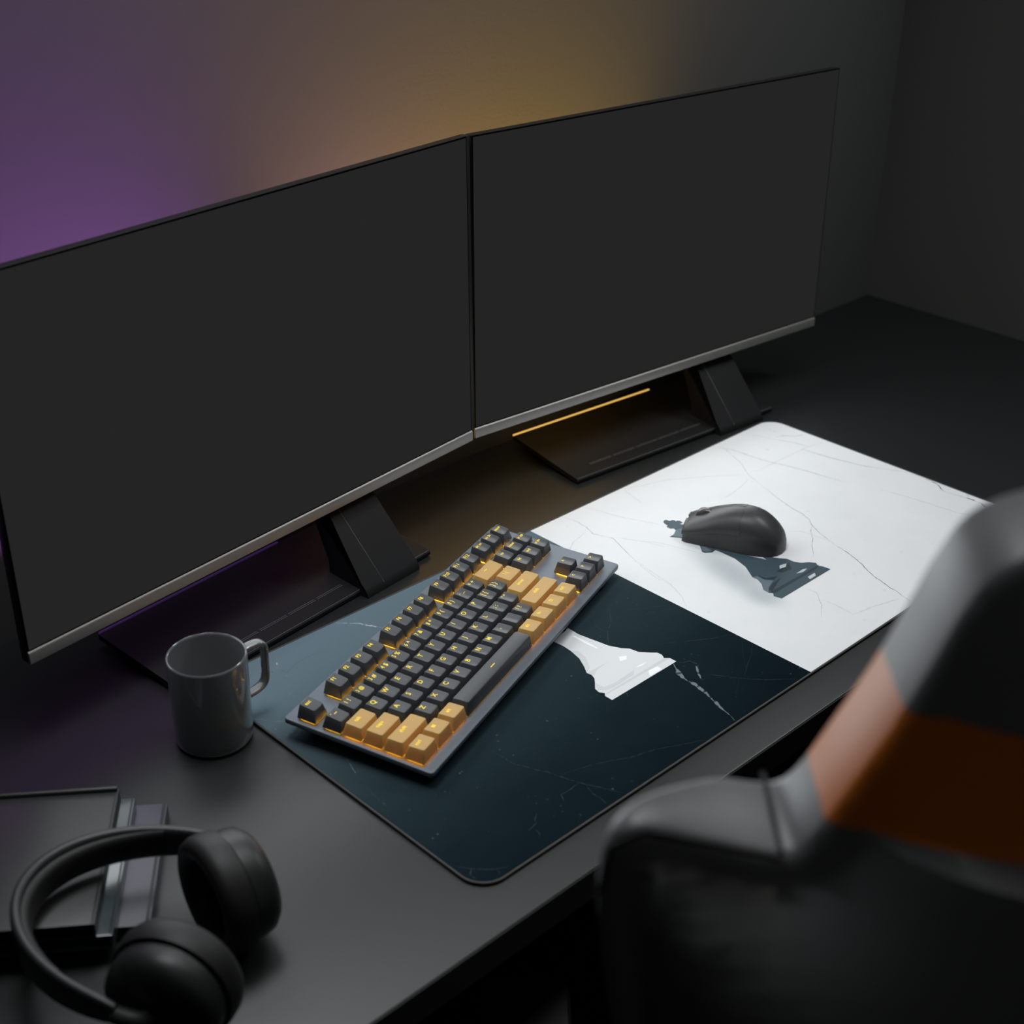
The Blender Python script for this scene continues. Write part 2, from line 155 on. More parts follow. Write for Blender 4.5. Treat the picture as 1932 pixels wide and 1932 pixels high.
M['marble_dark'] = marble('dark_marble_print', True)
M['marble_white'] = marble('white_marble_print', False)
def pm(n, c, r=.5): M[n] = material('print_'+n, c, r, spec=.35)
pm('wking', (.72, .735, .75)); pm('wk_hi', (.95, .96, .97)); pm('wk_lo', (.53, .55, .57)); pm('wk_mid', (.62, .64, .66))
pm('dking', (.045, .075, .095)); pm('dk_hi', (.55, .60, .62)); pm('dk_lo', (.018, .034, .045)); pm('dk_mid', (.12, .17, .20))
for i, k in enumerate((.02, .055, .21)):
    pm('vd%d' % i, (.004+k*.8, .008+k*.9, .012+k), .6)
for i, k in enumerate((.46, .27, .09)):
    pm('vw%d' % i, (k, k*1.01, k*1.03), .7)
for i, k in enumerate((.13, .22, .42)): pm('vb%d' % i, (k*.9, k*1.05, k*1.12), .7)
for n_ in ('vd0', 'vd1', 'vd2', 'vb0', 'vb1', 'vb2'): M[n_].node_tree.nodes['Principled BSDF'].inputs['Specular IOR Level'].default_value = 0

# ------------------------------------------------------------------ helpers
def link(name, bm, mats, parent=None, smooth=True, loc=None, rot=None, angle=40):
    me = bpy.data.meshes.new(name)
    bmesh.ops.recalc_face_normals(bm, faces=bm.faces) if getattr(bm, 'recalc_ok', True) else None
    bm.to_mesh(me); bm.free()
    for m in (mats if isinstance(mats, (list, tuple)) else [mats]): me.materials.append(m)
    if smooth:
        for p_ in me.polygons: p_.use_smooth = True
        try: me.set_sharp_from_angle(angle=math.radians(angle))
        except Exception: pass
    o = bpy.data.objects.new(name, me); COL.objects.link(o)
    if parent: o.parent = parent
    if loc: o.location = loc
    if rot: o.rotation_euler = rot
    return o
def tag(o, label=None, cat=None, group=None, kind=None):
    if label: o['label'] = label
    if cat: o['category'] = cat
    if group: o['group'] = group
    if kind: o['kind'] = kind
    return o
def thing(name, loc, rot=(0, 0, 0), **k):
    o = bpy.data.objects.new(name, None); o.empty_display_size = .02; COL.objects.link(o); o.location = loc; o.rotation_euler = rot
    return tag(o, **k)
def box(bm, x0, x1, y0, y1, z0, z1, bev=0, seg=2, mi=0):
    vs = [bm.verts.new(c) for c in ((x0,y0,z0),(x1,y0,z0),(x1,y1,z0),(x0,y1,z0),(x0,y0,z1),(x1,y0,z1),(x1,y1,z1),(x0,y1,z1))]
    fs = [bm.faces.new([vs[i] for i in f]) for f in ((3,2,1,0),(4,5,6,7),(0,1,5,4),(1,2,6,5),(2,3,7,6),(3,0,4,7))]
    for f in fs: f.material_index = mi
    if bev:
        ed = set(e for f in fs for e in f.edges)
        r = bmesh.ops.bevel(bm, geom=list(ed), offset=bev, segments=seg, affect='EDGES', profile=.5)
        for f in r['faces']: f.material_index = mi
    return fs
def rrect(x0, x1, y0, y1, r, n=4):
    pts = []
    for cx, cy, a in ((x1-r, y1-r, 0), (x0+r, y1-r, 90), (x0+r, y0+r, 180), (x1-r, y0+r, 270)):
        for i in range(n+1):
            t = math.radians(a+90*i/n); pts.append((cx+r*math.cos(t), cy+r*math.sin(t)))
    return pts
def loft(bm, rings, cap0=True, cap1=True, closed=True, mi=0):
    R = [[bm.verts.new(c) for c in r] for r in rings]; out = []
    n = len(R[0])
    for a, b in zip(R, R[1:]):
        for i in range(n if closed else n-1):
            j = (i+1) % n
            f = bm.faces.new((a[i], a[j], b[j], b[i])); f.material_index = mi; out.append(f)
    if cap0: f = bm.faces.new(list(reversed(R[0]))); f.material_index = mi; out.append(f)
    if cap1: f = bm.faces.new(R[-1]); f.material_index = mi; out.append(f)
    return R
def prism(bm, pts, z0, z1, bev=0, mi=0):   # bevelled slab from an outline; bev shrinks toward centroid normal
    def inset(d):
        n = len(pts); o = []
        for i in range(n):
            p0, p1, p2 = Vector(pts[i-1]), Vector(pts[i]), Vector(pts[(i+1) % n])
            e1 = (p1-p0); e2 = (p2-p1)
            if e1.length < 1e-9: e1 = e2
            if e2.length < 1e-9: e2 = e1
            n1 = Vector((-e1.y, e1.x)).normalized(); n2 = Vector((-e2.y, e2.x)).normalized()
            nn = (n1+n2); nn = nn.normalized() if nn.length > 1e-6 else n1
            k = max(.35, nn.dot(n1)); q = p1+nn*(d/k); o.append((q.x, q.y))
        return o
    if bev:
        rings = []
        for t in (0, 30, 60, 90):
            a = math.radians(t); d = bev*(1-math.sin(a)); rings.append([(x, y, z0+bev*(1-math.cos(a))) for x, y in inset(d)])
        for t in (90, 60, 30, 0):
            a = math.radians(t); d = bev*(1-math.sin(a)); rings.append([(x, y, z1-bev*(1-math.cos(a))) for x, y in inset(d)])
    else:
        rings = [[(x, y, z0) for x, y in pts], [(x, y, z1) for x, y in pts]]
    loft(bm, rings, mi=mi)
def tube(bm, pts, r, n=8, closed=False, sx=1., sy=1., up=(0, 0, 1), mi=0):
    pts = [Vector(p_) for p_ in pts]; rings = []; N = len(pts)
    for i, p_ in enumerate(pts):
        a = pts[i-1] if (i > 0 or closed) else p_; b = pts[(i+1) % N] if (i < N-1 or closed) else p_
        t = (b-a).normalized(); u = Vector(up); s = t.cross(u)
        if s.length < 1e-4: s = t.cross(Vector((1, 0, 0)))
        s.normalize(); u = s.cross(t).normalized()
        rr = r[i] if isinstance(r, (list, tuple)) else r
        rings.append([p_+s*(math.cos(2*PI*k/n)*rr*sx)+u*(math.sin(2*PI*k/n)*rr*sy) for k in range(n)])
    if closed: rings.append(rings[0])
    loft(bm, rings, cap0=not closed, cap1=not closed, mi=mi)
    if closed: bmesh.ops.remove_doubles(bm, verts=bm.verts, dist=1e-6)
def lathe(bm, prof, n=64, mi=0, axis='z', cen=(0, 0, 0), closed_prof=False):
    rings = []
    for i in range(n):
        a = 2*PI*i/n; ring = []
        for r, z in prof:
            if axis == 'z': ring.append((cen[0]+r*math.cos(a), cen[1]+r*math.sin(a), cen[2]+z))
            else: ring.append((cen[0]+z, cen[1]+r*math.cos(a), cen[2]+r*math.sin(a)))
        rings.append(ring)
    R = [[bm.verts.new(c) for c in r] for r in rings]; m = len(prof)
    for i in range(n):
        a = R[i]; b = R[(i+1) % n]
        for k in range(m if closed_prof else m-1):
            l = (k+1) % m
            f = bm.faces.new((a[k], b[k], b[l], a[l])); f.material_index = mi
    bmesh.ops.remove_doubles(bm, verts=bm.verts, dist=1e-6)
def smoothpath(pts, k=6, closed=False):
    P = [Vector(p_) for p_ in pts]; out = []; N = len(P)
    for i in range(N if closed else N-1):
        p0 = P[i-1] if (i > 0 or closed) else P[i]; p1 = P[i]; p2 = P[(i+1) % N]; p3 = P[(i+2) % N] if (i+2 < N or closed) else p2
        for j in range(k):
            t = j/k; out.append(.5*((2*p1)+(p2-p0)*t+(2*p0-5*p1+4*p2-p3)*t*t+(3*p1-p0-3*p2+p3)*t**3))
    if not closed: out.append(P[-1])
    return out

# ------------------------------------------------------------------ the room
YB, XR, YF, XL = .3514, .8732, -3.0, -2.6
ZC = Z0+1.85
def slab(name, m, *b):
    bm = bmesh.new(); box(bm, *b); return tag(link(name, bm, m, smooth=False), kind='structure')
slab('floor', M['floor'], XL-.1, XR+.1, YF-.1, YB+.1, -.1, 0)
slab('ceiling', M['ceiling'], XL-.1, XR+.1, YF-.1, YB+.1, ZC, ZC+.1)
slab('wall_back', M['wall'], XL-.1, XR+.1, YB, YB+.1, 0, ZC)
slab('wall_right', M['wall_lifted'], XR, XR+.1, YF, YB, 0, ZC)
slab('wall_left', M['wall_lifted'], XL-.1, XL, YF, YB, 0, ZC)
slab('wall_front', M['wall_lifted'], XL, XR, YF-.1, YF, 0, ZC)

# ------------------------------------------------------------------ the desk
d = thing('desk', (0, 0, 0), label='long black desk with a satin top standing against the dark wall', cat='desk')
bm = bmesh.new(); box(bm, -1.35, XR-.001, -.2113, YB-.001, Z0-.028, Z0, bev=.0015); link('desktop', bm, M['desk'], d)
bm = bmesh.new(); box(bm, -1.35, XR-.001, -.2122, -.2110, Z0-.028, Z0-.0012); link('front_shade_strip', bm, M['black'], d, smooth=False)  # black strip added so the desk's front face reads as unlit
for x, y in ((-1.25, -.12), (XR-.10, -.12), (-1.25, .27), (XR-.10, .27)):
    bm = bmesh.new(); box(bm, x-.03, x+.03, y-.03, y+.03, 0, Z0-.028, bev=.003); link('leg', bm, M['desk_leg'], d)

# ------------------------------------------------------------------ desk mat with its chess print
MX, MY, MT, XM = .4017, .17585, .003, -.0053
mt = thing('desk_mat', (0, 0, Z0), label='large desk mat printed half dark marble and half white marble with chess kings', cat='desk mat')
bm = bmesh.new(); out = rrect(-MX, MX, -MY, MY, .022, 10)
prism(bm, out, .0, MT-.0002, bev=.0008)
link('mat_base', bm, M['mat_side'], mt)
def clip(pts, xmin=None, xmax=None):
    o = []; n = len(pts)
    for i in range(n):
        a, b = pts[i], pts[(i+1) % n]
        ins = lambda p_: (p_[0] >= xmin-1e-9 if xmin is not None else p_[0] <= xmax+1e-9)
        X = xmin if xmin is not None else xmax
        if ins(a): o.append(a)
        if ins(a) != ins(b):
            t = (X-a[0])/(b[0]-a[0]); o.append((X, a[1]+t*(b[1]-a[1])))
    return o
inn = rrect(-MX+.0014, MX-.0014, -MY+.0014, MY-.0014, .0206, 10)
bm = bmesh.new()
names = ['marble_dark', 'marble_white', 'wking', 'wk_hi', 'wk_lo', 'wk_mid', 'dking', 'dk_hi', 'dk_lo', 'dk_mid', 'vd0', 'vd1', 'vd2', 'vw0', 'vw1', 'vw2', 'vb0', 'vb1', 'vb2']
def flat(pts, z, mi):
    vs = [bm.verts.new((x, y, z)) for x, y in pts]
    for t in tessellate_polygon([[Vector((x, y, 0)) for x, y in pts]]):
        a, b, c = [vs[i] for i in t]
        if ((b.co-a.co).cross(c.co-a.co)).z < 0: b, c = c, b
        if ((b.co-a.co).cross(c.co-a.co)).length < 1e-12: continue
        f = bm.faces.new((a, b, c)); f.material_index = names.index(mi)
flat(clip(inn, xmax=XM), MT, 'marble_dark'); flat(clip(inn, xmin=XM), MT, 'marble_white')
def ribbon(w, al, pts, pre):
    P = []
    for a, b in zip(pts, pts[1:]):
        L = math.dist(a, b); n = max(1, int(L/.0022))
        for i in range(n): P.append((a[0]+(b[0]-a[0])*i/n, a[1]+(b[1]-a[1])*i/n))
    P.append(pts[-1]); n = len(P); j = .00035
    P = [(x+random.uniform(-j, j), y+random.uniform(-j, j)) for x, y in P]
    ribbon.k = (getattr(ribbon, 'k', 0)+1) % 14; zz = MT+.00002+ribbon.k*.000004
    prev = None; lev = 2 if (pre == 'vd' and w > 1.1) else 0 if al < .37 else (1 if al < .56 else 2)
    for i, (x, y) in enumerate(P):
        a = P[max(0, i-1)]; b = P[min(n-1, i+1)]; dx, dy = b[0]-a[0], b[1]-a[1]; L = math.hypot(dx, dy) or 1
        t = i/(n-1) if n > 1 else 0; ww = w*.001*.5*random.uniform(.45, 1.3)*(min(1, 4*t+.25, 4*(1-t)+.25))*(1.2 if pre == 'vw' else .9)
        q = (bm.verts.new((x-dy/L*ww, y+dx/L*ww, zz)), bm.verts.new((x+dy/L*ww, y-dx/L*ww, zz)))
        if prev:
            f = bm.faces.new((prev[0], prev[1], q[1], q[0])); lv = max(0, min(2, lev+random.choice((-1, 0, 0, 0, 0))))
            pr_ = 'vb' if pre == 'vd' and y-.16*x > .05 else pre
            f.material_index = names.index(pr_+str(lv))
        prev = q
inside = lambda pts: all(abs(x) < MX-.002 and abs(y) < MY-.002 for x, y in pts)
clampp = lambda pts: [(max(-MX+.003, min(MX-.003, x)), max(-MY+.003, min(MY-.003, y))) for x, y in pts]
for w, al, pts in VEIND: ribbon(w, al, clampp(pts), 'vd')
for w, al, pts in VEINW: ribbon(w, al, clampp(pts), 'vw')
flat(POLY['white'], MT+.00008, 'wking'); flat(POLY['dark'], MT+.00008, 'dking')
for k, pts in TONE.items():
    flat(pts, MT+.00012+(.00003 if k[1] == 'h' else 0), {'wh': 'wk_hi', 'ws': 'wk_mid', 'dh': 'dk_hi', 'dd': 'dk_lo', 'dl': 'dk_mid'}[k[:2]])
for f in bm.faces:
    if f.normal.z < 0: f.normal_flip()
bm.normal_update()
me = bpy.data.meshes.new('printed_surface')
for f in list(bm.faces):
    f.normal_update()
    if f.normal.z < 0: f.normal_flip()
bm.to_mesh(me); bm.free()
for n in names: me.materials.append(M[n])
o = bpy.data.objects.new('printed_surface', me); COL.objects.link(o); o.parent = mt
o['label'] = 'dark marble and white marble print with two fallen chess kings'
bm = bmesh.new(); edge = rrect(-MX+.0004, MX-.0004, -MY+.0004, MY-.0004, .0216, 10)
tube(bm, [(x, y, MT-.0004) for x, y in edge], .0009, 6, closed=True)
link('stitched_edge', bm, M['stitch'], mt)

# ------------------------------------------------------------------ monitors and their stands
def monitor(x, y, zb, yaw, tilt, label, strip, strip_label):
    W, H = .53557, .53557*9/16
    t = thing('monitor', (x, y, Z0), (0, 0, yaw), label=label, cat='monitor')
    b = .0016; D = .0105
    gx = .0055 if x < 0 else 0
    def part(name, bm, m, **k): return link(name, bm, m, t, loc=(0, 0, zb), rot=(-tilt, 0, 0), **k)
    bm = bmesh.new(); box(bm, -W/2-b, W/2+b+gx, .0006, D, -.0128, H+b, bev=.0009); part('housing', bm, M['bezel'])
    bm = bmesh.new(); box(bm, -.20, .20, D, D+.028, .03, H-.04, bev=.012, seg=3); part('rear_cover', bm, M['bezel'])
    bm = bmesh.new(); box(bm, -W/2-b+.0002, W/2+b-.0002, -.0002, .0008, -.0012, H+b-.0002); part('bezel', bm, M['bezel_black'])
    bm = bmesh.new(); box(bm, -W/2, W/2, -.0006, .0002, 0, H); part('screen', bm, M['screen'], smooth=False)
    bm = bmesh.new()
    x0, x1 = -W/2-b+.0002, W/2+b-.0002
    prof = [(.0006, -.0012), (-.0010, -.0022), (-.0016, -.0034), (-.0016, -.0122), (-.0008, -.0128), (.002, -.0128)]
    loft(bm, [[(xx, yy, zz) for yy, zz in prof] for xx in (x0, x1)])
    part('chin', bm, M['chin'])['label'] = 'metallic grey strip under the screen'
    bm = bmesh.new()
    prof = [(-.040, .0015), (-.040, .0045), (-.0385, .0062), (.0715, .0172), (.0723, .0165), (.0715, .012), (-.030, .0015)]
    loft(bm, [[(xx, yy, zz) for yy, zz in prof] for xx in (-.158, -.1572, .1572, .158)]); s = link('stand_base', bm, M['stand'], t)
    for k in range(5):
        xa = -.124+k*.0356
        bm = bmesh.new(); box(bm, xa, xa+.033, -.0232, -.0228, .0072, .0081); box(bm, xa, xa+.033, -.0212, -.0208, .0074, .0083)
        link('slot', bm, M['stand_edge'], s, smooth=False)
    bm = bmesh.new(); box(bm, -.157, .157, -.0392, -.0388, .0056, .0063); link('front_lip', bm, M['stand_edge'], s, smooth=False)
    bm = bmesh.new(); box(bm, -.150, -.110, .028, .05, 0, .0118, bev=.002); link('foot', bm, M['stand'], s)
    bm = bmesh.new(); box(bm, .110, .150, .028, .05, 0, .0118, bev=.002); link('foot', bm, M['stand'], s)
    bm = bmesh.new(); box(bm, -.150, .150, -.036, -.028, 0, .003, bev=.001); link('foot', bm, M['stand'], s)
    bm = bmesh.new(); prof = [(-.050, .0), (-.0495, .004), (-.046, .009), (.030, .086), (.078, .135), (.088, .150), (.088, .19), (.072, .19), (.066, .150), (.02, .066), (.001, .022), (.001, .0)]
    loft(bm, [[(xx, yy-.0, zz) for yy, zz in prof] for xx in (.0585, .0595, .1300, .1310)]); nk = link('stand_neck', bm, M['stand'], t)
    bm = bmesh.new(); box(bm, .03, .12, .04, .088, .165, .21, bev=.004); link('hinge', bm, M['stand'], nk)
    bm = bmesh.new(); tube(bm, [(.083, -.0478, .0068), (.083, .020, .0758)], .0003, 5); link('neck_seam', bm, M['stand_edge'], nk)
    bm = bmesh.new(); box(bm, -.1565, .0582, .0722, .0740, .0150, .0180); link('light_strip', bm, strip, t, smooth=False)['label'] = strip_label
    return t
monitor(-.27182, .23146, .08761, .12119, .01929, 'left of the two wide black monitors, its sloped stand base behind the mug', M['strip_violet'], 'faint violet light strip')
monitor(.27091, .24333, .08649, -.08818, .0145, 'right of the two wide black monitors, its stand base with a glowing amber rear edge', M['strip_amber'], 'glowing amber light strip')

# ------------------------------------------------------------------ keyboard
U = .01905
kbd = thing('keyboard', (-.39044, .05515, Z0+.02727), label='compact mechanical keyboard with charcoal and amber keycaps and yellow glowing legends', cat='keyboard')
kbd.rotation_mode = 'XYZ'; kbd.rotation_euler = (Matrix.Rotation(.32746, 3, 'Z') @ Matrix.Rotation(.04209, 3, 'X')).to_euler()
HP = -.0040
bm = bmesh.new(); prism(bm, rrect(-.0032, .3605, -.1284, .0102, .0035, 5), HP-.0048, HP, bev=.0009); link('top_plate', bm, M['plate'], kbd)
bm = bmesh.new(); prism(bm, rrect(.004, .3535, -.121, .004, .006, 5), HP-.0125, HP-.0047, bev=.002); link('case', bm, M['case'], kbd)
for fx in (.013, .2535, .335):
    bm = bmesh.new()
    tube(bm, [(fx-.006, -.1215, -.0151), (fx+.006, -.1215, -.0151)], .0040, 10); link('foot', bm, M['case'], kbd)
for fx in (.02, .325):
    bm = bmesh.new(); box(bm, fx, fx+.03, -.008, .0, -.0240, HP-.012, bev=.001); link('foot', bm, M['case'], kbd)
ROW = {  # label: (row centre y in units, top height, slope, dy of the top)
 'F': (.5-.063, .0089, .10), 'N': (1.75+.026, .0081, .08), 'Q': (2.75+.0107, .0084, .03), 'A': (3.75+.0148, .0092, -.01), 'Z': (4.75+.004, .0090, -.05), 'C': (5.75+.008, .0094, -.07)}
YBASE = {'F': .5, 'N': 1.75, 'Q': 2.75, 'A': 3.75, 'Z': 4.75, 'C': 5.75}
def topz(x, y, w, row, space=False):
    yc, h, sl = ROW[row]; hx = .0066+(w-1)*U/2; q = abs(x)/hx
    if space: dish = -.0004*(y/.007)**2+.0004
    elif w > 1.05: qq = max(0, (abs(x)-(w-1)*U/2)/.0063); dish = .0004*min(1, qq*qq)-.0002
    else: dish = .0011*min(1.2, q*q)-.0006
    return h+sl*y+dish
cache = {}
def rr2(x0, x1, y0, y1, r, n=3, m=7):
    P = rrect(x0, x1, y0, y1, r, n); o = []; N = len(P)
    for i in range(N):
        o.append(P[i])
        if (i+1) % (n+1) == 0:
            a, b = P[i], P[(i+1) % N]
            o += [(a[0]+(b[0]-a[0])*k/m, a[1]+(b[1]-a[1])*k/m) for k in range(1, m)]
    return o
def keymesh(w, row, space=False):
    bm = bmesh.new(); k = (w-1)*U/2
    dy = (YBASE[row]-ROW[row][0])*U
    bx, tx, ty = .00905+k, .0066+k, .0073
    rings = []
    n = 3
    zb = HP+.0020
    rings.append([(x, y, zb+.0008) for x, y in rr2(-bx+.001, bx-.001, -.0081, .0081, .0008, n)])
    rings.append([(x, y, zb) for x, y in rr2(-bx+.0010, bx-.0010, -.0081, .0081, .0008, n)])
    rings.append([(x, y, zb) for x, y in rr2(-bx, bx, -.00905, .00905, .0009, n)])
    def R(sx, r, dz):
        return [(x, y+dy, topz(x, y, w, row, space)+dz) for x, y in rr2(-tx*sx if sx < 1 else -tx, tx*sx if sx < 1 else tx, -ty*sx, ty*sx, r, n)]
    A = rings[-1]; B = R(1, .0015, -.00045)
    for t in (.5,):
        rings.append([tuple(A[i][c]*(1-t)+B[i][c]*t+(0) for c in range(3)) for i in range(len(A))])
    rings.append(B)
    o1 = [(x, y+dy, topz(x, y, w, row, space)-.00015) for x, y in rr2(-tx+.0002, tx-.0002, -ty+.0002, ty-.0002, .0014, n)]
    rings.append(o1)
    for s_, r in ((.90, .0014), (.78, .0012), (.64, .001), (.5, .0008), (.36, .0005), (.22, .0003), (.08, .0001)):
        rings.append([(x, y+dy, topz(x, y, w, row, space)) for x, y in rr2(-tx*s_, tx*s_, -ty*s_, ty*s_, r, n)])
    loft(bm, rings, cap0=False, cap1=True)
    # inner shell so that the cap has thickness
    IA = rings[0]
    inn_ = [[(x*.93 if False else x, y, z) for x, y, z in IA], [(x*(tx-.0012)/bx, (y-0)*.66+dy, ROW[row][1]-.0022) for x, y, z in IA]]
    loft(bm, inn_, cap0=False, cap1=True)
    bmesh.ops.remove_doubles(bm, verts=bm.verts, dist=1e-7)
    me = bpy.data.meshes.new('keycap'); bmesh.ops.recalc_face_normals(bm, faces=bm.faces); bm.to_mesh(me); bm.free()
    for p_ in me.polygons: p_.use_smooth = True
    me.set_sharp_from_angle(angle=math.radians(32))
    return me
def textmesh(s, size):
    c = bpy.data.curves.new('t', 'FONT'); c.body = s; c.size = size; c.align_x = 'CENTER'; c.align_y = 'CENTER'; c.offset = .00008; c.resolution_u = 3; c.space_character = 1.06
    o = bpy.data.objects.new('t', c); COL.objects.link(o); bpy.context.view_layer.update()
    me = bpy.data.meshes.new_from_object(o); bpy.data.objects.remove(o); bpy.data.curves.remove(c)
    return me
def polymesh(polys):
    bm = bmesh.new()
    for p_ in polys:
        bm.faces.new([bm.verts.new((x, y, 0)) for x, y in p_])
    me = bpy.data.meshes.new('l'); bm.to_mesh(me); bm.free(); return me
def sq(x0, y0, x1, y1): return [(x0, y0), (x1, y0), (x1, y1), (x0, y1)]
def key(xc, row, w, leg, amber=False, space=False, size=.0056, lx=-.0004, ly=.0031, poly=None):
    kk = (w, row, space, amber)
    if kk not in cache:
        cache[kk] = keymesh(w, row, space); cache[kk].materials.append(M['keyamber'] if amber else M['key'])
    o = bpy.data.objects.new('keycap', cache[kk]); COL.objects.link(o); o.parent = kbd
    o.location = (xc*U, -YBASE[row]*U, 0)
    if amber: o['label'] = 'amber keycap'
    if space: o['label'] = 'wide charcoal space bar'
    if not leg and not poly: return
    me = polymesh(poly) if poly else textmesh(leg, size)
    dy = (YBASE[row]-ROW[row][0])*U
    if poly and not space: lx = -sum(p_[0] for q in poly for p_ in q)/sum(len(q) for q in poly)
    if w > 1.05 and not space: lx -= .0012*w**.5; ly = .0022
    for v in me.vertices:
        x, y = v.co.x+lx, v.co.y+ly
        v.co = (x, y+dy, topz(x, y, w, row, space)+.00014)
    if me.materials: me.materials.clear()
    me.materials.append(M['legend']); me.name = 'legend'
    l = bpy.data.objects.new('legend', me); COL.objects.link(l); l.parent = o; l['label'] = 'glowing yellow legend'
S3 = .0048
key(.5, 'F', 1, 'esc', size=S3)
for i in range(12): key((2.5 if i < 4 else 3.0 if i < 8 else 3.5)+i, 'F', 1, 'F%d' % (i+1), size=.0050)
for i, s in enumerate(('prt sc', 'scr lk', 'pause')): key(15.75+i, 'F', 1, s, size=.0040)
for i, s in enumerate(("' ~", '1 !', '2 @', '3 #', '4 $', '5 %', '6 ^', '7 &', '8 *', '9 (', '0 )', '- _', '= +')): key(.5+i, 'N', 1, s, size=.0046 if '@' in s else .0058)
key(14, 'N', 2, '', True, poly=[sq(.004, -.0003, .0092, .0003)])
for i, s in enumerate(('ins', 'home', 'pg up')): key(15.75+i, 'N', 1, s, size=.0042)
key(.75, 'Q', 1.5, 'tab', True, size=S3)
for i, s in enumerate(list('QWERTYUIOP')+['[ {', '] }']): key(2+i, 'Q', 1, s, size=.0064)
key(14.25, 'Q', 1.5, '\\ |', True, size=.0056)
for i, s in enumerate(('del', 'end', 'pg dn')): key(15.75+i, 'Q', 1, s, size=.0042)
key(.875, 'A', 1.75, 'caps', True, size=S3)
for i, s in enumerate(list('ASDFGHJKL')+['; :', "' \""]): key(2.25+i, 'A', 1, s, size=.0064)
key(13.875, 'A', 2.25, 'enter', True, size=S3)
key(1.125, 'Z', 2.25, 'shift', True, size=S3)
for i, s in enumerate(list('ZXCVBNM')+[',', '', '/ ?']): key(2.75+i, 'Z', 1, s, size=.0064)
key(13.625, 'Z', 2.75, 'shift', True, size=S3)
key(16.75, 'Z', 1, '^', size=.0064)
key(.625, 'C', 1.25, 'ctrl', True, size=S3)
key(1.875, 'C', 1.25, '', True, poly=[sq(0, -.0015, .00155, -.0001), sq(.00175, -.0015, .0033, -.0001), sq(0, .0001, .00155, .0015), sq(.00175, .0001, .0033, .0015)])
key(3.125, 'C', 1.25, 'alt', True, size=S3)
key(6.875, 'C', 6.25, '', space=True, lx=0, ly=0, poly=[sq(-.0035, -.0004, .0035, .0004)])
key(10.625, 'C', 1.25, 'alt', True, size=S3)
key(11.875, 'C', 1.25, 'fn', True, size=S3)
key(13.125, 'C', 1.25, '', True, poly=[sq(0, -.0017, .0004, .0017), sq(.0031, -.0017, .0035, .0017), sq(.0004, -.0017, .0031, -.0013), sq(.0004, .0013, .0031, .0017), sq(.0009, -.0006, .0026, -.0002), sq(.0009, .0003, .0026, .0007)])
key(14.375, 'C', 1.25, 'ctrl', True, size=S3)
for xx, s in ((15.75, '<'), (16.75, 'v'), (17.75, '>')): key(xx, 'C', 1, s, size=.0056)
bm = bmesh.new()
def led(x0, x1, y0, y1):
    bm.faces.new([bm.verts.new((x, y, HP+.0004)) for x, y in ((x0, y0), (x1, y0), (x1, y1), (x0, y1))])
for o in [c for c in kbd.children if c.name.startswith('keycap')]:
    xs = [v.co.x for v in o.data.vertices]; hx = max(xs)-.0022; x, y = o.location.x, o.location.y
    led(x-hx, x+hx, y-.0068, y+.0068)
link('backlight', bm, M['led'], kbd, smooth=False)['label'] = 'amber backlight under the keycaps'

# ------------------------------------------------------------------ mouse
ms = thing('computer_mouse', (.1345, .0175, Z0+MT+.0002), (0, 0, math.radians(114-90)), label='dark grey wireless mouse resting on the white half of the mat', cat='mouse')
L = .102
def mw(s):   # half width, nose s=0, tail s=1
    K = [(0, .0235), (.04, .0255), (.2, .0262), (.4, .0258), (.6, .0268), (.75, .0265), (.88, .0225), (.95, .0170), (.985, .010), (1, .002)]
    for (a, va), (b, vb) in zip(K, K[1:]):
        if s <= b: t = (s-a)/(b-a); t = t*t*(3-2*t) if b < .8 else t; return va+(vb-va)*t
    return K[-1][1]
def mh(s):
    K = [(0, .0165), (.03, .0185), (.15, .0245), (.3, .0315), (.45, .0365), (.58, .038), (.7, .0365), (.82, .0305), (.92, .0215), (.97, .0145), (1, .006)]
    P = smoothpath([(a, b, 0) for a, b in K], 8)
    for a, b in zip(P, P[1:]):
        if s <= b.x+1e-9: t = (s-a.x)/max(1e-9, b.x-a.x); return a.y+(b.y-a.y)*t
    return K[-1][1]
def msec(s, off=0, a0=0, a1=180, n=24, e=2.7):
    w, h = mw(s)+off, mh(s)+off; y = (.5-s)*L; o = []
    for i in range(n+1):
        t = math.radians(a0+(a1-a0)*i/n); c, sn = math.cos(t), math.sin(t)
        x = math.copysign(abs(c)**(2/e), c)*w; z = abs(sn)**(2/e)*h
        pinch = 1-.10*math.exp(-((z/h-.30)/.22)**2)
        o.append((x*pinch, y, z))
    return o
S = [0, .012, .03, .06, .1, .15, .2, .26, .32, .38, .44, .5, .56, .62, .68, .74, .8, .85, .89, .925, .95, .97, .985, .995, 1]
bm = bmesh.new(); loft(bm, [[(x*.93, y, .0)]*0 + msec(s)+[(-mw(s)*.85, (.5-s)*L, 0.0004), (mw(s)*.85, (.5-s)*L, 0.0004)] for s in S]); link('shell', bm, M['mouse'], ms, angle=50)
for a0, a1 in ((20, 85.5), (94.5, 160)):
    bm = bmesh.new(); SS = [-.012, 0, .02, .05, .1, .16, .22, .28, .34, .42, .50, .56]
    rs = []
    for s in SS:
        q = msec(max(0, s), .00016, a0, a1, 12); q = [(x, (.5-s)*L, z) for x, y, z in q]; lo = [(x*.97, y, z-.0016) for x, y, z in reversed(q)]
        rs.append(q+lo)
    loft(bm, rs); link('button', bm, M['mouse'], ms, angle=50)
bm = bmesh.new(); lathe(bm, [(.004, -.0032), (.0098, -.0032), (.0105, -.0022), (.0105, .0022), (.0098, .0032), (.004, .0032)], 32, axis='x', cen=(0, (.5-.17)*L, .0192), closed_prof=True)
link('scroll_wheel', bm, M['wheel'], ms)
bm = bmesh.new()
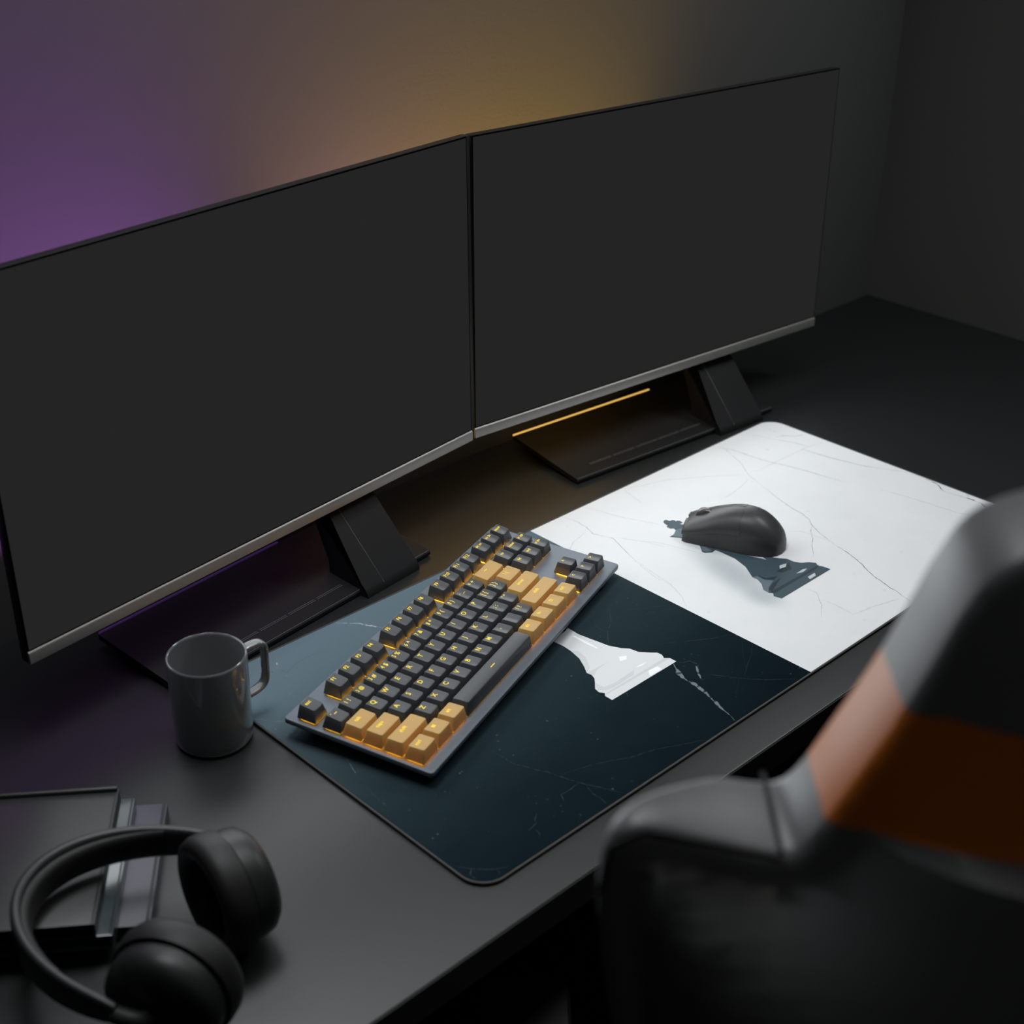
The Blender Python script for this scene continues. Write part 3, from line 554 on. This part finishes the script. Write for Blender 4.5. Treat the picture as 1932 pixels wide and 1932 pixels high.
for s0, s1 in ((.30, .44), (.46, .58)):
    rs = []
    for k in range(7):
        s = s0+(s1-s0)*k/6; q = msec(s, .0003, 148, 158, 4); rs.append(q+[(x*.96, y, z) for x, y, z in reversed(q)])
    loft(bm, rs)
link('side_button', bm, M['mouse'], ms)

# ------------------------------------------------------------------ mug
mg = thing('coffee_mug', (-.43488, .10794, Z0), (0, 0, math.radians(-4)), label='grey glazed coffee mug standing beside the left corner of the desk mat', cat='mug')
H, R_ = .0815, .03197
bm = bmesh.new()
prof = [(0, .0), (.026, .0), (.0298, .0012), (.0313, .0045), (.0316, .010), (R_, H-.002), (R_-.0003, H-.0006), (R_-.0011, H), (R_-.0020, H-.0006), (R_-.0023, H-.002), (R_-.0026, .010), (.0275, .0055), (.024, .0042), (0, .004)]
lathe(bm, prof, 96); link('body', bm, M['mug'], mg, angle=60)
bm = bmesh.new()
hp_ = [(R_-.001, 0, H-.010), (R_+.006, 0, H-.0085), (R_+.0135, 0, H-.0085), (R_+.0185, 0, H-.011), (R_+.0198, 0, H-.017), (R_+.0195, 0, H-.034), (R_+.0190, 0, H-.043), (R_+.0165, 0, H-.049), (R_+.010, 0, H-.0525), (R_-.001, 0, H-.0545)]
pp = smoothpath(hp_, 5)
tube(bm, pp, .0034, 12, sx=1.5, sy=.8, up=(0, 0, 1)) if False else None
rings = []
for i, q in enumerate(pp):
    a = pp[max(0, i-1)]; b = pp[min(len(pp)-1, i+1)]; t = (b-a).normalized(); nrm = Vector((0, 1, 0)); bn = t.cross(nrm)
    rings.append([q+nrm*(math.copysign(abs(math.cos(u))**.6, math.cos(u))*.0046)+bn*(math.copysign(abs(math.sin(u))**.6, math.sin(u))*.0022) for u in [2*PI*k/20 for k in range(20)]])
loft(bm, rings); link('handle', bm, M['mug'], mg, angle=60)

# ------------------------------------------------------------------ books
def book(cr, fr, z0, z1, width, name_mats, label):
    cr, fr = Vector((*cr, 0)), Vector((*fr, 0)); yv = (cr-fr); Ln = yv.length; ang = math.atan2(yv.y, yv.x)-PI/2
    t = thing('book', (fr.x, fr.y, Z0+z0), (0, 0, ang), label=label, cat='book', group='stack of three books at the front left of the desk')
    h = z1-z0; c = .0016
    bm = bmesh.new(); box(bm, -width, 0, 0, Ln, h-c, h, bev=.0006); link('front_cover', bm, name_mats, t)
    bm = bmesh.new(); box(bm, -width, 0, 0, Ln, 0, c, bev=.0006); link('back_cover', bm, name_mats, t)
    bm = bmesh.new(); box(bm, -.0018, 0, .0004, Ln-.0004, c, h-c); link('spine', bm, name_mats, t)
    bm = bmesh.new(); box(bm, -width+.003, -.0018, .003, Ln-.003, c, h-c); link('pages', bm, M['pages'], t, smooth=False)
    return t, Ln, h
b1 = book((-.54585, .0621), (-.63022, -.04864), .024, .036, .20, M['book1'], 'graphite grey book on top of the stack beneath the headphones')
b2 = book((-.53634, .05823), (-.62155, -.05377), .012, .024, .20, M['book2'], 'glossy slate blue book in the middle of the stack of three')
b3 = book((-.51518, .04983), (-.59295, -.05124), .0, .012, .20, M['book3'], 'mauve grey book at the bottom of the stack, sticking out farthest')
for (t, Ln, h), w in ((b1, .0012), (b2, .0012), (b3, .0022)):
    bm = bmesh.new(); box(bm, -w-.0012, -.0012, .001, Ln-.001, h-.0002, h+.0003); link('hinge_groove', bm, M['edgeline'], t, smooth=False)
bm = bmesh.new(); tube(bm, [(-.20, b1[1]-.002, .0135), (-.001, b1[1]-.002, .0135)], .0019, 8); link('cover_rim', bm, M['book1'], b1[0])

# ------------------------------------------------------------------ headphones
E1 = math.atan2(.49, .87)
hp = thing('headphones', (-.600, -.103, Z0), (0, 0, E1), label='black over-ear headphones lying with their band over the book stack', cat='headphones')
def bandpt(a, z): return Vector((.076*math.cos(a), .108*max(0, math.sin(a))**.95 if math.sin(a) > 0 else 0, z))
def bandring(a, out_, inn2, zt, zb):
    p_ = Vector((math.cos(a)*.076, math.sin(a)*.106, 0)); n = Vector((math.cos(a)/.076, math.sin(a)/.106, 0)).normalized()
    o = []
    for k in range(16):
        u = 2*PI*k/16; cx = math.copysign(abs(math.cos(u))**.6, math.cos(u)); cz = math.copysign(abs(math.sin(u))**.6, math.sin(u))
        off = (out_ if cx > 0 else inn2)*cx
        o.append(p_+n*off+Vector((0, 0, (zt+zb)/2+(zt-zb)/2*cz)))
    return o
bm = bmesh.new(); rings = []
for i in range(49):
    a = PI*i/48; w = math.sin(a)**.5 if 0 < i < 48 else 0
    rings.append(bandring(a, .003, .003+.002*w, .0595+.0105*w+.0005, .046-.0065*w))
loft(bm, rings); link('headband', bm, M['hpband'], hp, angle=60)
bm = bmesh.new(); rings = []
for i in range(41):
    a = math.radians(25+130*i/40); w = math.sin(PI*i/40)**.4 if 0 < i < 40 else .3
    rings.append(bandring(a, -.001, .004+.006*w, .066, .043))
loft(bm, rings); link('headband_pad', bm, M['hppad'], hp, angle=60)
for s in (1, -1):
    cy, cz, r = -.014, .0425, .041
    rr = math.radians(-36) if s > 0 else 0
    def swivel(bm_): bmesh.ops.rotate(bm_, verts=bm_.verts, cent=(s*.050, cy, 0), matrix=Matrix.Rotation(rr, 3, 'Z')); bmesh.ops.translate(bm_, verts=bm_.verts, vec=(.007 if s > 0 else .002, -.002, 0))
    bm = bmesh.new(); X = lambda v: s*v
    pr = [(0, X(.066)), (.022, X(.0655)), (.032, X(.063)), (.037, X(.058)), (.0385, X(.052)), (.0385, X(.044)), (.036, X(.042)), (0, X(.042))]
    lathe(bm, pr, 48, axis='x', cen=(0, cy, cz)); swivel(bm); c = link('ear_cup', bm, M['hp'], hp, angle=50)
    bm = bmesh.new(); pr = [(.024, X(.0425)), (.041, X(.0425)), (.0422, X(.038)), (.0422, X(.029)), (.040, X(.0235)), (.036, X(.0215)), (.030, X(.0225)), (.026, X(.027)), (.0245, X(.034))]
    lathe(bm, pr, 48, axis='x', cen=(0, cy, cz), closed_prof=True); swivel(bm); link('ear_cushion', bm, M['hppad'], hp, angle=60)
    bm = bmesh.new(); lathe(bm, [(0, X(.0415)), (.025, X(.0415)), (.025, X(.0425)), (0, X(.0425))], 32, axis='x', cen=(0, cy, cz)); swivel(bm); link('speaker_mesh', bm, M['black'], hp)
    bm = bmesh.new(); pth = [(X(.0735), cy+math.sin(t)*.036, cz+math.cos(t)*.036) for t in [math.radians(v) for v in range(-10, 101, 10)]]
    pth = [(X(.076), .004, .053), (X(.0745), cy+.012, .050), (X(.071), cy+.003, .046), (X(.0655), cy, .0430)]
    tube(bm, smoothpath(pth, 4), .0050, 12, sx=1, sy=1.2, up=(1, 0, 0)); link('yoke', bm, M['hp'], hp)

# ------------------------------------------------------------------ chair, turned so its back faces the camera
CA = .77695
Fv = Vector((math.sin(CA), math.cos(CA), 0)); Rv = Vector((math.cos(CA), -math.sin(CA), 0)); Cc = Vector((-.93439, -.74271, 0))
RC = .315; F0 = .447; TH = .058
org = Cc+Rv*RC+Fv*F0
ch = thing('gaming_chair', (org.x, org.y, 0), (0, 0, -CA), label='black racing style office chair with an orange band, its back to the camera', cat='chair')
left = [(.115, -.20), (.10, -.05), (.075, .10), (.055, .19), (.046, .233), (.040, .274), (.0375, .31), (.0415, .335), (.055, .343), (.080, .337), (.110, .3295), (.122, .338), (.1345, .363), (.148, .393), (.158, .420), (.1665, .445), (.176, .462), (.192, .472), (.22, .478), (.26, .481), (.315, .482)]
lp = smoothpath([(x-RC, z, 0) for x, z in left], 4)
outline = [(v.x, v.y) for v in lp]; outline = outline+[(-x, z) for x, z in reversed(outline[:-1])]
outline = outline[::-1]  # counter clockwise
outline = outline[::-1]
def area(p_): return sum(a[0]*b[1]-b[0]*a[1] for a, b in zip(p_, p_[1:]+p_[:1]))/2
if area(outline) < 0: outline = outline[::-1]
bm = bmesh.new()
def insetp(pts, d):
    n = len(pts); o = []
    for i in range(n):
        p0, p1, p2 = Vector(pts[i-2]), Vector(pts[i]), Vector(pts[(i+2) % n]); e = (p2-p0).normalized(); o.append((p1.x-e.y*d, p1.y+e.x*d))
    return o
rings = []
B = .014
for t in (0, 22, 45, 68, 90):
    a = math.radians(t); q = insetp(outline, B*(1-math.sin(a))); rings.append([(x, B*.55*(1-math.cos(a)), Z0+z) for x, z in q])
for t in (90, 68, 45, 22, 0):
    a = math.radians(t); q = insetp(outline, B*(1-math.sin(a))); rings.append([(x, TH-B*(1-math.cos(a)), Z0+z) for x, z in q])
R = loft(bm, rings, cap0=False, cap1=False)
for ring, mi in ((R[0], 0), (R[-1], 0)):
    for t in tessellate_polygon([[Vector((v.co.x, v.co.z, 0)) for v in ring]]):
        try: f = bm.faces.new([ring[i] for i in t]); f.material_index = mi
        except ValueError: pass
bmesh.ops.bisect_plane(bm, geom=bm.verts[:]+bm.edges[:]+bm.faces[:], plane_co=(0, 0, Z0+.346), plane_no=(0, 0, 1))
bmesh.ops.bisect_plane(bm, geom=bm.verts[:]+bm.edges[:]+bm.faces[:], plane_co=(0, 0, Z0+.400), plane_no=(0, 0, 1))
for f in bm.faces:
    c = f.calc_center_median()
    if Z0+.346 < c.z < Z0+.400: f.material_index = 1
for v in bm.verts:   # the shoulder wing thins out towards its tip
    dx = .278-abs(v.co.x); 
    if v.co.y > .004 and v.co.z < Z0+.345: k = max(0, min(1, (dx+.01)/.075)); v.co.y = .004+(v.co.y-.004)*(.15+.85*k*k*(3-2*k))
for k in range(-18, 19): bmesh.ops.bisect_plane(bm, geom=bm.verts[:]+bm.edges[:]+bm.faces[:], plane_co=(k*.016+.001, 0, 0), plane_no=(1, 0, 0))
for k in range(-12, 31): bmesh.ops.bisect_plane(bm, geom=bm.verts[:]+bm.edges[:]+bm.faces[:], plane_co=(0, 0, Z0+k*.016+.003), plane_no=(0, 0, 1))
segs = list(zip(outline, outline[1:]+outline[:1]))
def odist(x, z):
    m = 9
    for (ax, az), (bx, bz) in segs:
        ux, uz = bx-ax, bz-az; t = max(0, min(1, ((x-ax)*ux+(z-az)*uz)/(ux*ux+uz*uz+1e-12))); m = min(m, math.hypot(x-ax-ux*t, z-az-uz*t))
    return m
for v in bm.verts:
    if v.co.y < .0005:
        dd = max(0, odist(v.co.x, v.co.z-Z0)-B); v.co.y -= (.055 if v.co.z < Z0+.345 else .03)*(1-math.exp(-dd/.048))*max(.0, min(1, .6+.4*1))
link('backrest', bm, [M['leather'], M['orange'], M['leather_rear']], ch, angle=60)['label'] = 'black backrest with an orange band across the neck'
for s in (1, -1):
    bm = bmesh.new(); P = [(x-RC, z) for x, z in left[6:11]]
    tube(bm, [(s*x, .0022, Z0+z-.001) for x, z in P], .0014, 6); link('piping', bm, M['seam'], ch)
    bm = bmesh.new(); tube(bm, [(s*(.1105-RC), .004, Z0+.3300), (s*(.1105-RC), TH*.5, Z0+.3305), (s*(.1105-RC), TH-.003, Z0+.3295)], .0012, 6); link('piping', bm, M['seam'], ch)
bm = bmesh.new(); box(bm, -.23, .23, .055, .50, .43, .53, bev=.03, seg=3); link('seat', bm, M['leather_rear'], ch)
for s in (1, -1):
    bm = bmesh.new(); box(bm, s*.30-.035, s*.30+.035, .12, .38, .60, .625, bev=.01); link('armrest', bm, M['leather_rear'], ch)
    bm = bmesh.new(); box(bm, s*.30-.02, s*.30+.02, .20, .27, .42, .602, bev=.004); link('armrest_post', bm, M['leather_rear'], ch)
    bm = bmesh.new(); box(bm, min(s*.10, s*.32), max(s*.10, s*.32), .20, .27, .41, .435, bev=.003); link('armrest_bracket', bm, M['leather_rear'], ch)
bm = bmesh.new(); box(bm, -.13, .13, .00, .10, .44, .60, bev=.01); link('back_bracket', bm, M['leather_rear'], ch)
bm = bmesh.new(); lathe(bm, [(0, .09), (.03, .09), (.03, .25), (.018, .26), (.018, .432), (0, .432)], 24, cen=(0, .28, 0)); link('gas_lift', bm, M['leather_rear'], ch)
for k in range(5):
    a = 2*PI*k/5+.3; dx, dy = math.cos(a), math.sin(a)
    bm = bmesh.new(); tube(bm, [(0, .28, .105), (dx*.16, .28+dy*.16, .095), (dx*.29, .28+dy*.29, .065)], [.03, .022, .016], 8); link('base_leg', bm, M['leather_rear'], ch)
    bm = bmesh.new(); lathe(bm, [(0, -.02), (.026, -.02), (.03, -.012), (.03, .012), (.026, .02), (0, .02)], 20, axis='x', cen=(dx*.29, .28+dy*.29, .0302)); link('caster', bm, M['leather_rear'], ch)

# ------------------------------------------------------------------ lights
def area(name, loc, target, sx, sy, power, col=(1, 1, 1), spread=180):
    l = bpy.data.lights.new(name, 'AREA'); l.shape = 'RECTANGLE'; l.size = sx; l.size_y = sy; l.energy = power; l.color = col; l.spread = math.radians(spread)
    o = bpy.data.objects.new(name, l); COL.objects.link(o); o.location = loc
    o.rotation_euler = (Vector(target)-Vector(loc)).to_track_quat('-Z', 'Y').to_euler(); return o
LIGHTS()
# ------------------------------------------------------------------ world, camera, view
w = bpy.data.worlds.new('world'); scn.world = w; w.use_nodes = True
w.node_tree.nodes['Background'].inputs[0].default_value = (.0, .0, .0, 1); w.node_tree.nodes['Background'].inputs[1].default_value = 0
cd = bpy.data.cameras.new('camera'); cam = bpy.data.objects.new('camera', cd); COL.objects.link(cam); scn.camera = cam
cam.location = (-.93439, -.74271, Z0+.72671)
cam.rotation_euler = (Matrix.Rotation(-.77695, 3, 'Z') @ Matrix.Rotation(1.08116, 3, 'X') @ Matrix.Rotation(.01261, 3, 'Z')).to_euler()
cd.sensor_width = 36; cd.sensor_fit = 'HORIZONTAL'; cd.lens = 36*2737.786/1932
cd.shift_x = .522/1932; cd.shift_y = -10.132/1932
cd.clip_start = .05; cd.clip_end = 20
cd.dof.use_dof = True; cd.dof.focus_distance = 1.34; cd.dof.aperture_fstop = 6.3
scn.view_settings.view_transform = 'Standard'; scn.view_settings.look = 'None'; scn.view_settings.exposure = 0; scn.view_settings.gamma = 1; scn.view_settings.use_curve_mapping = False
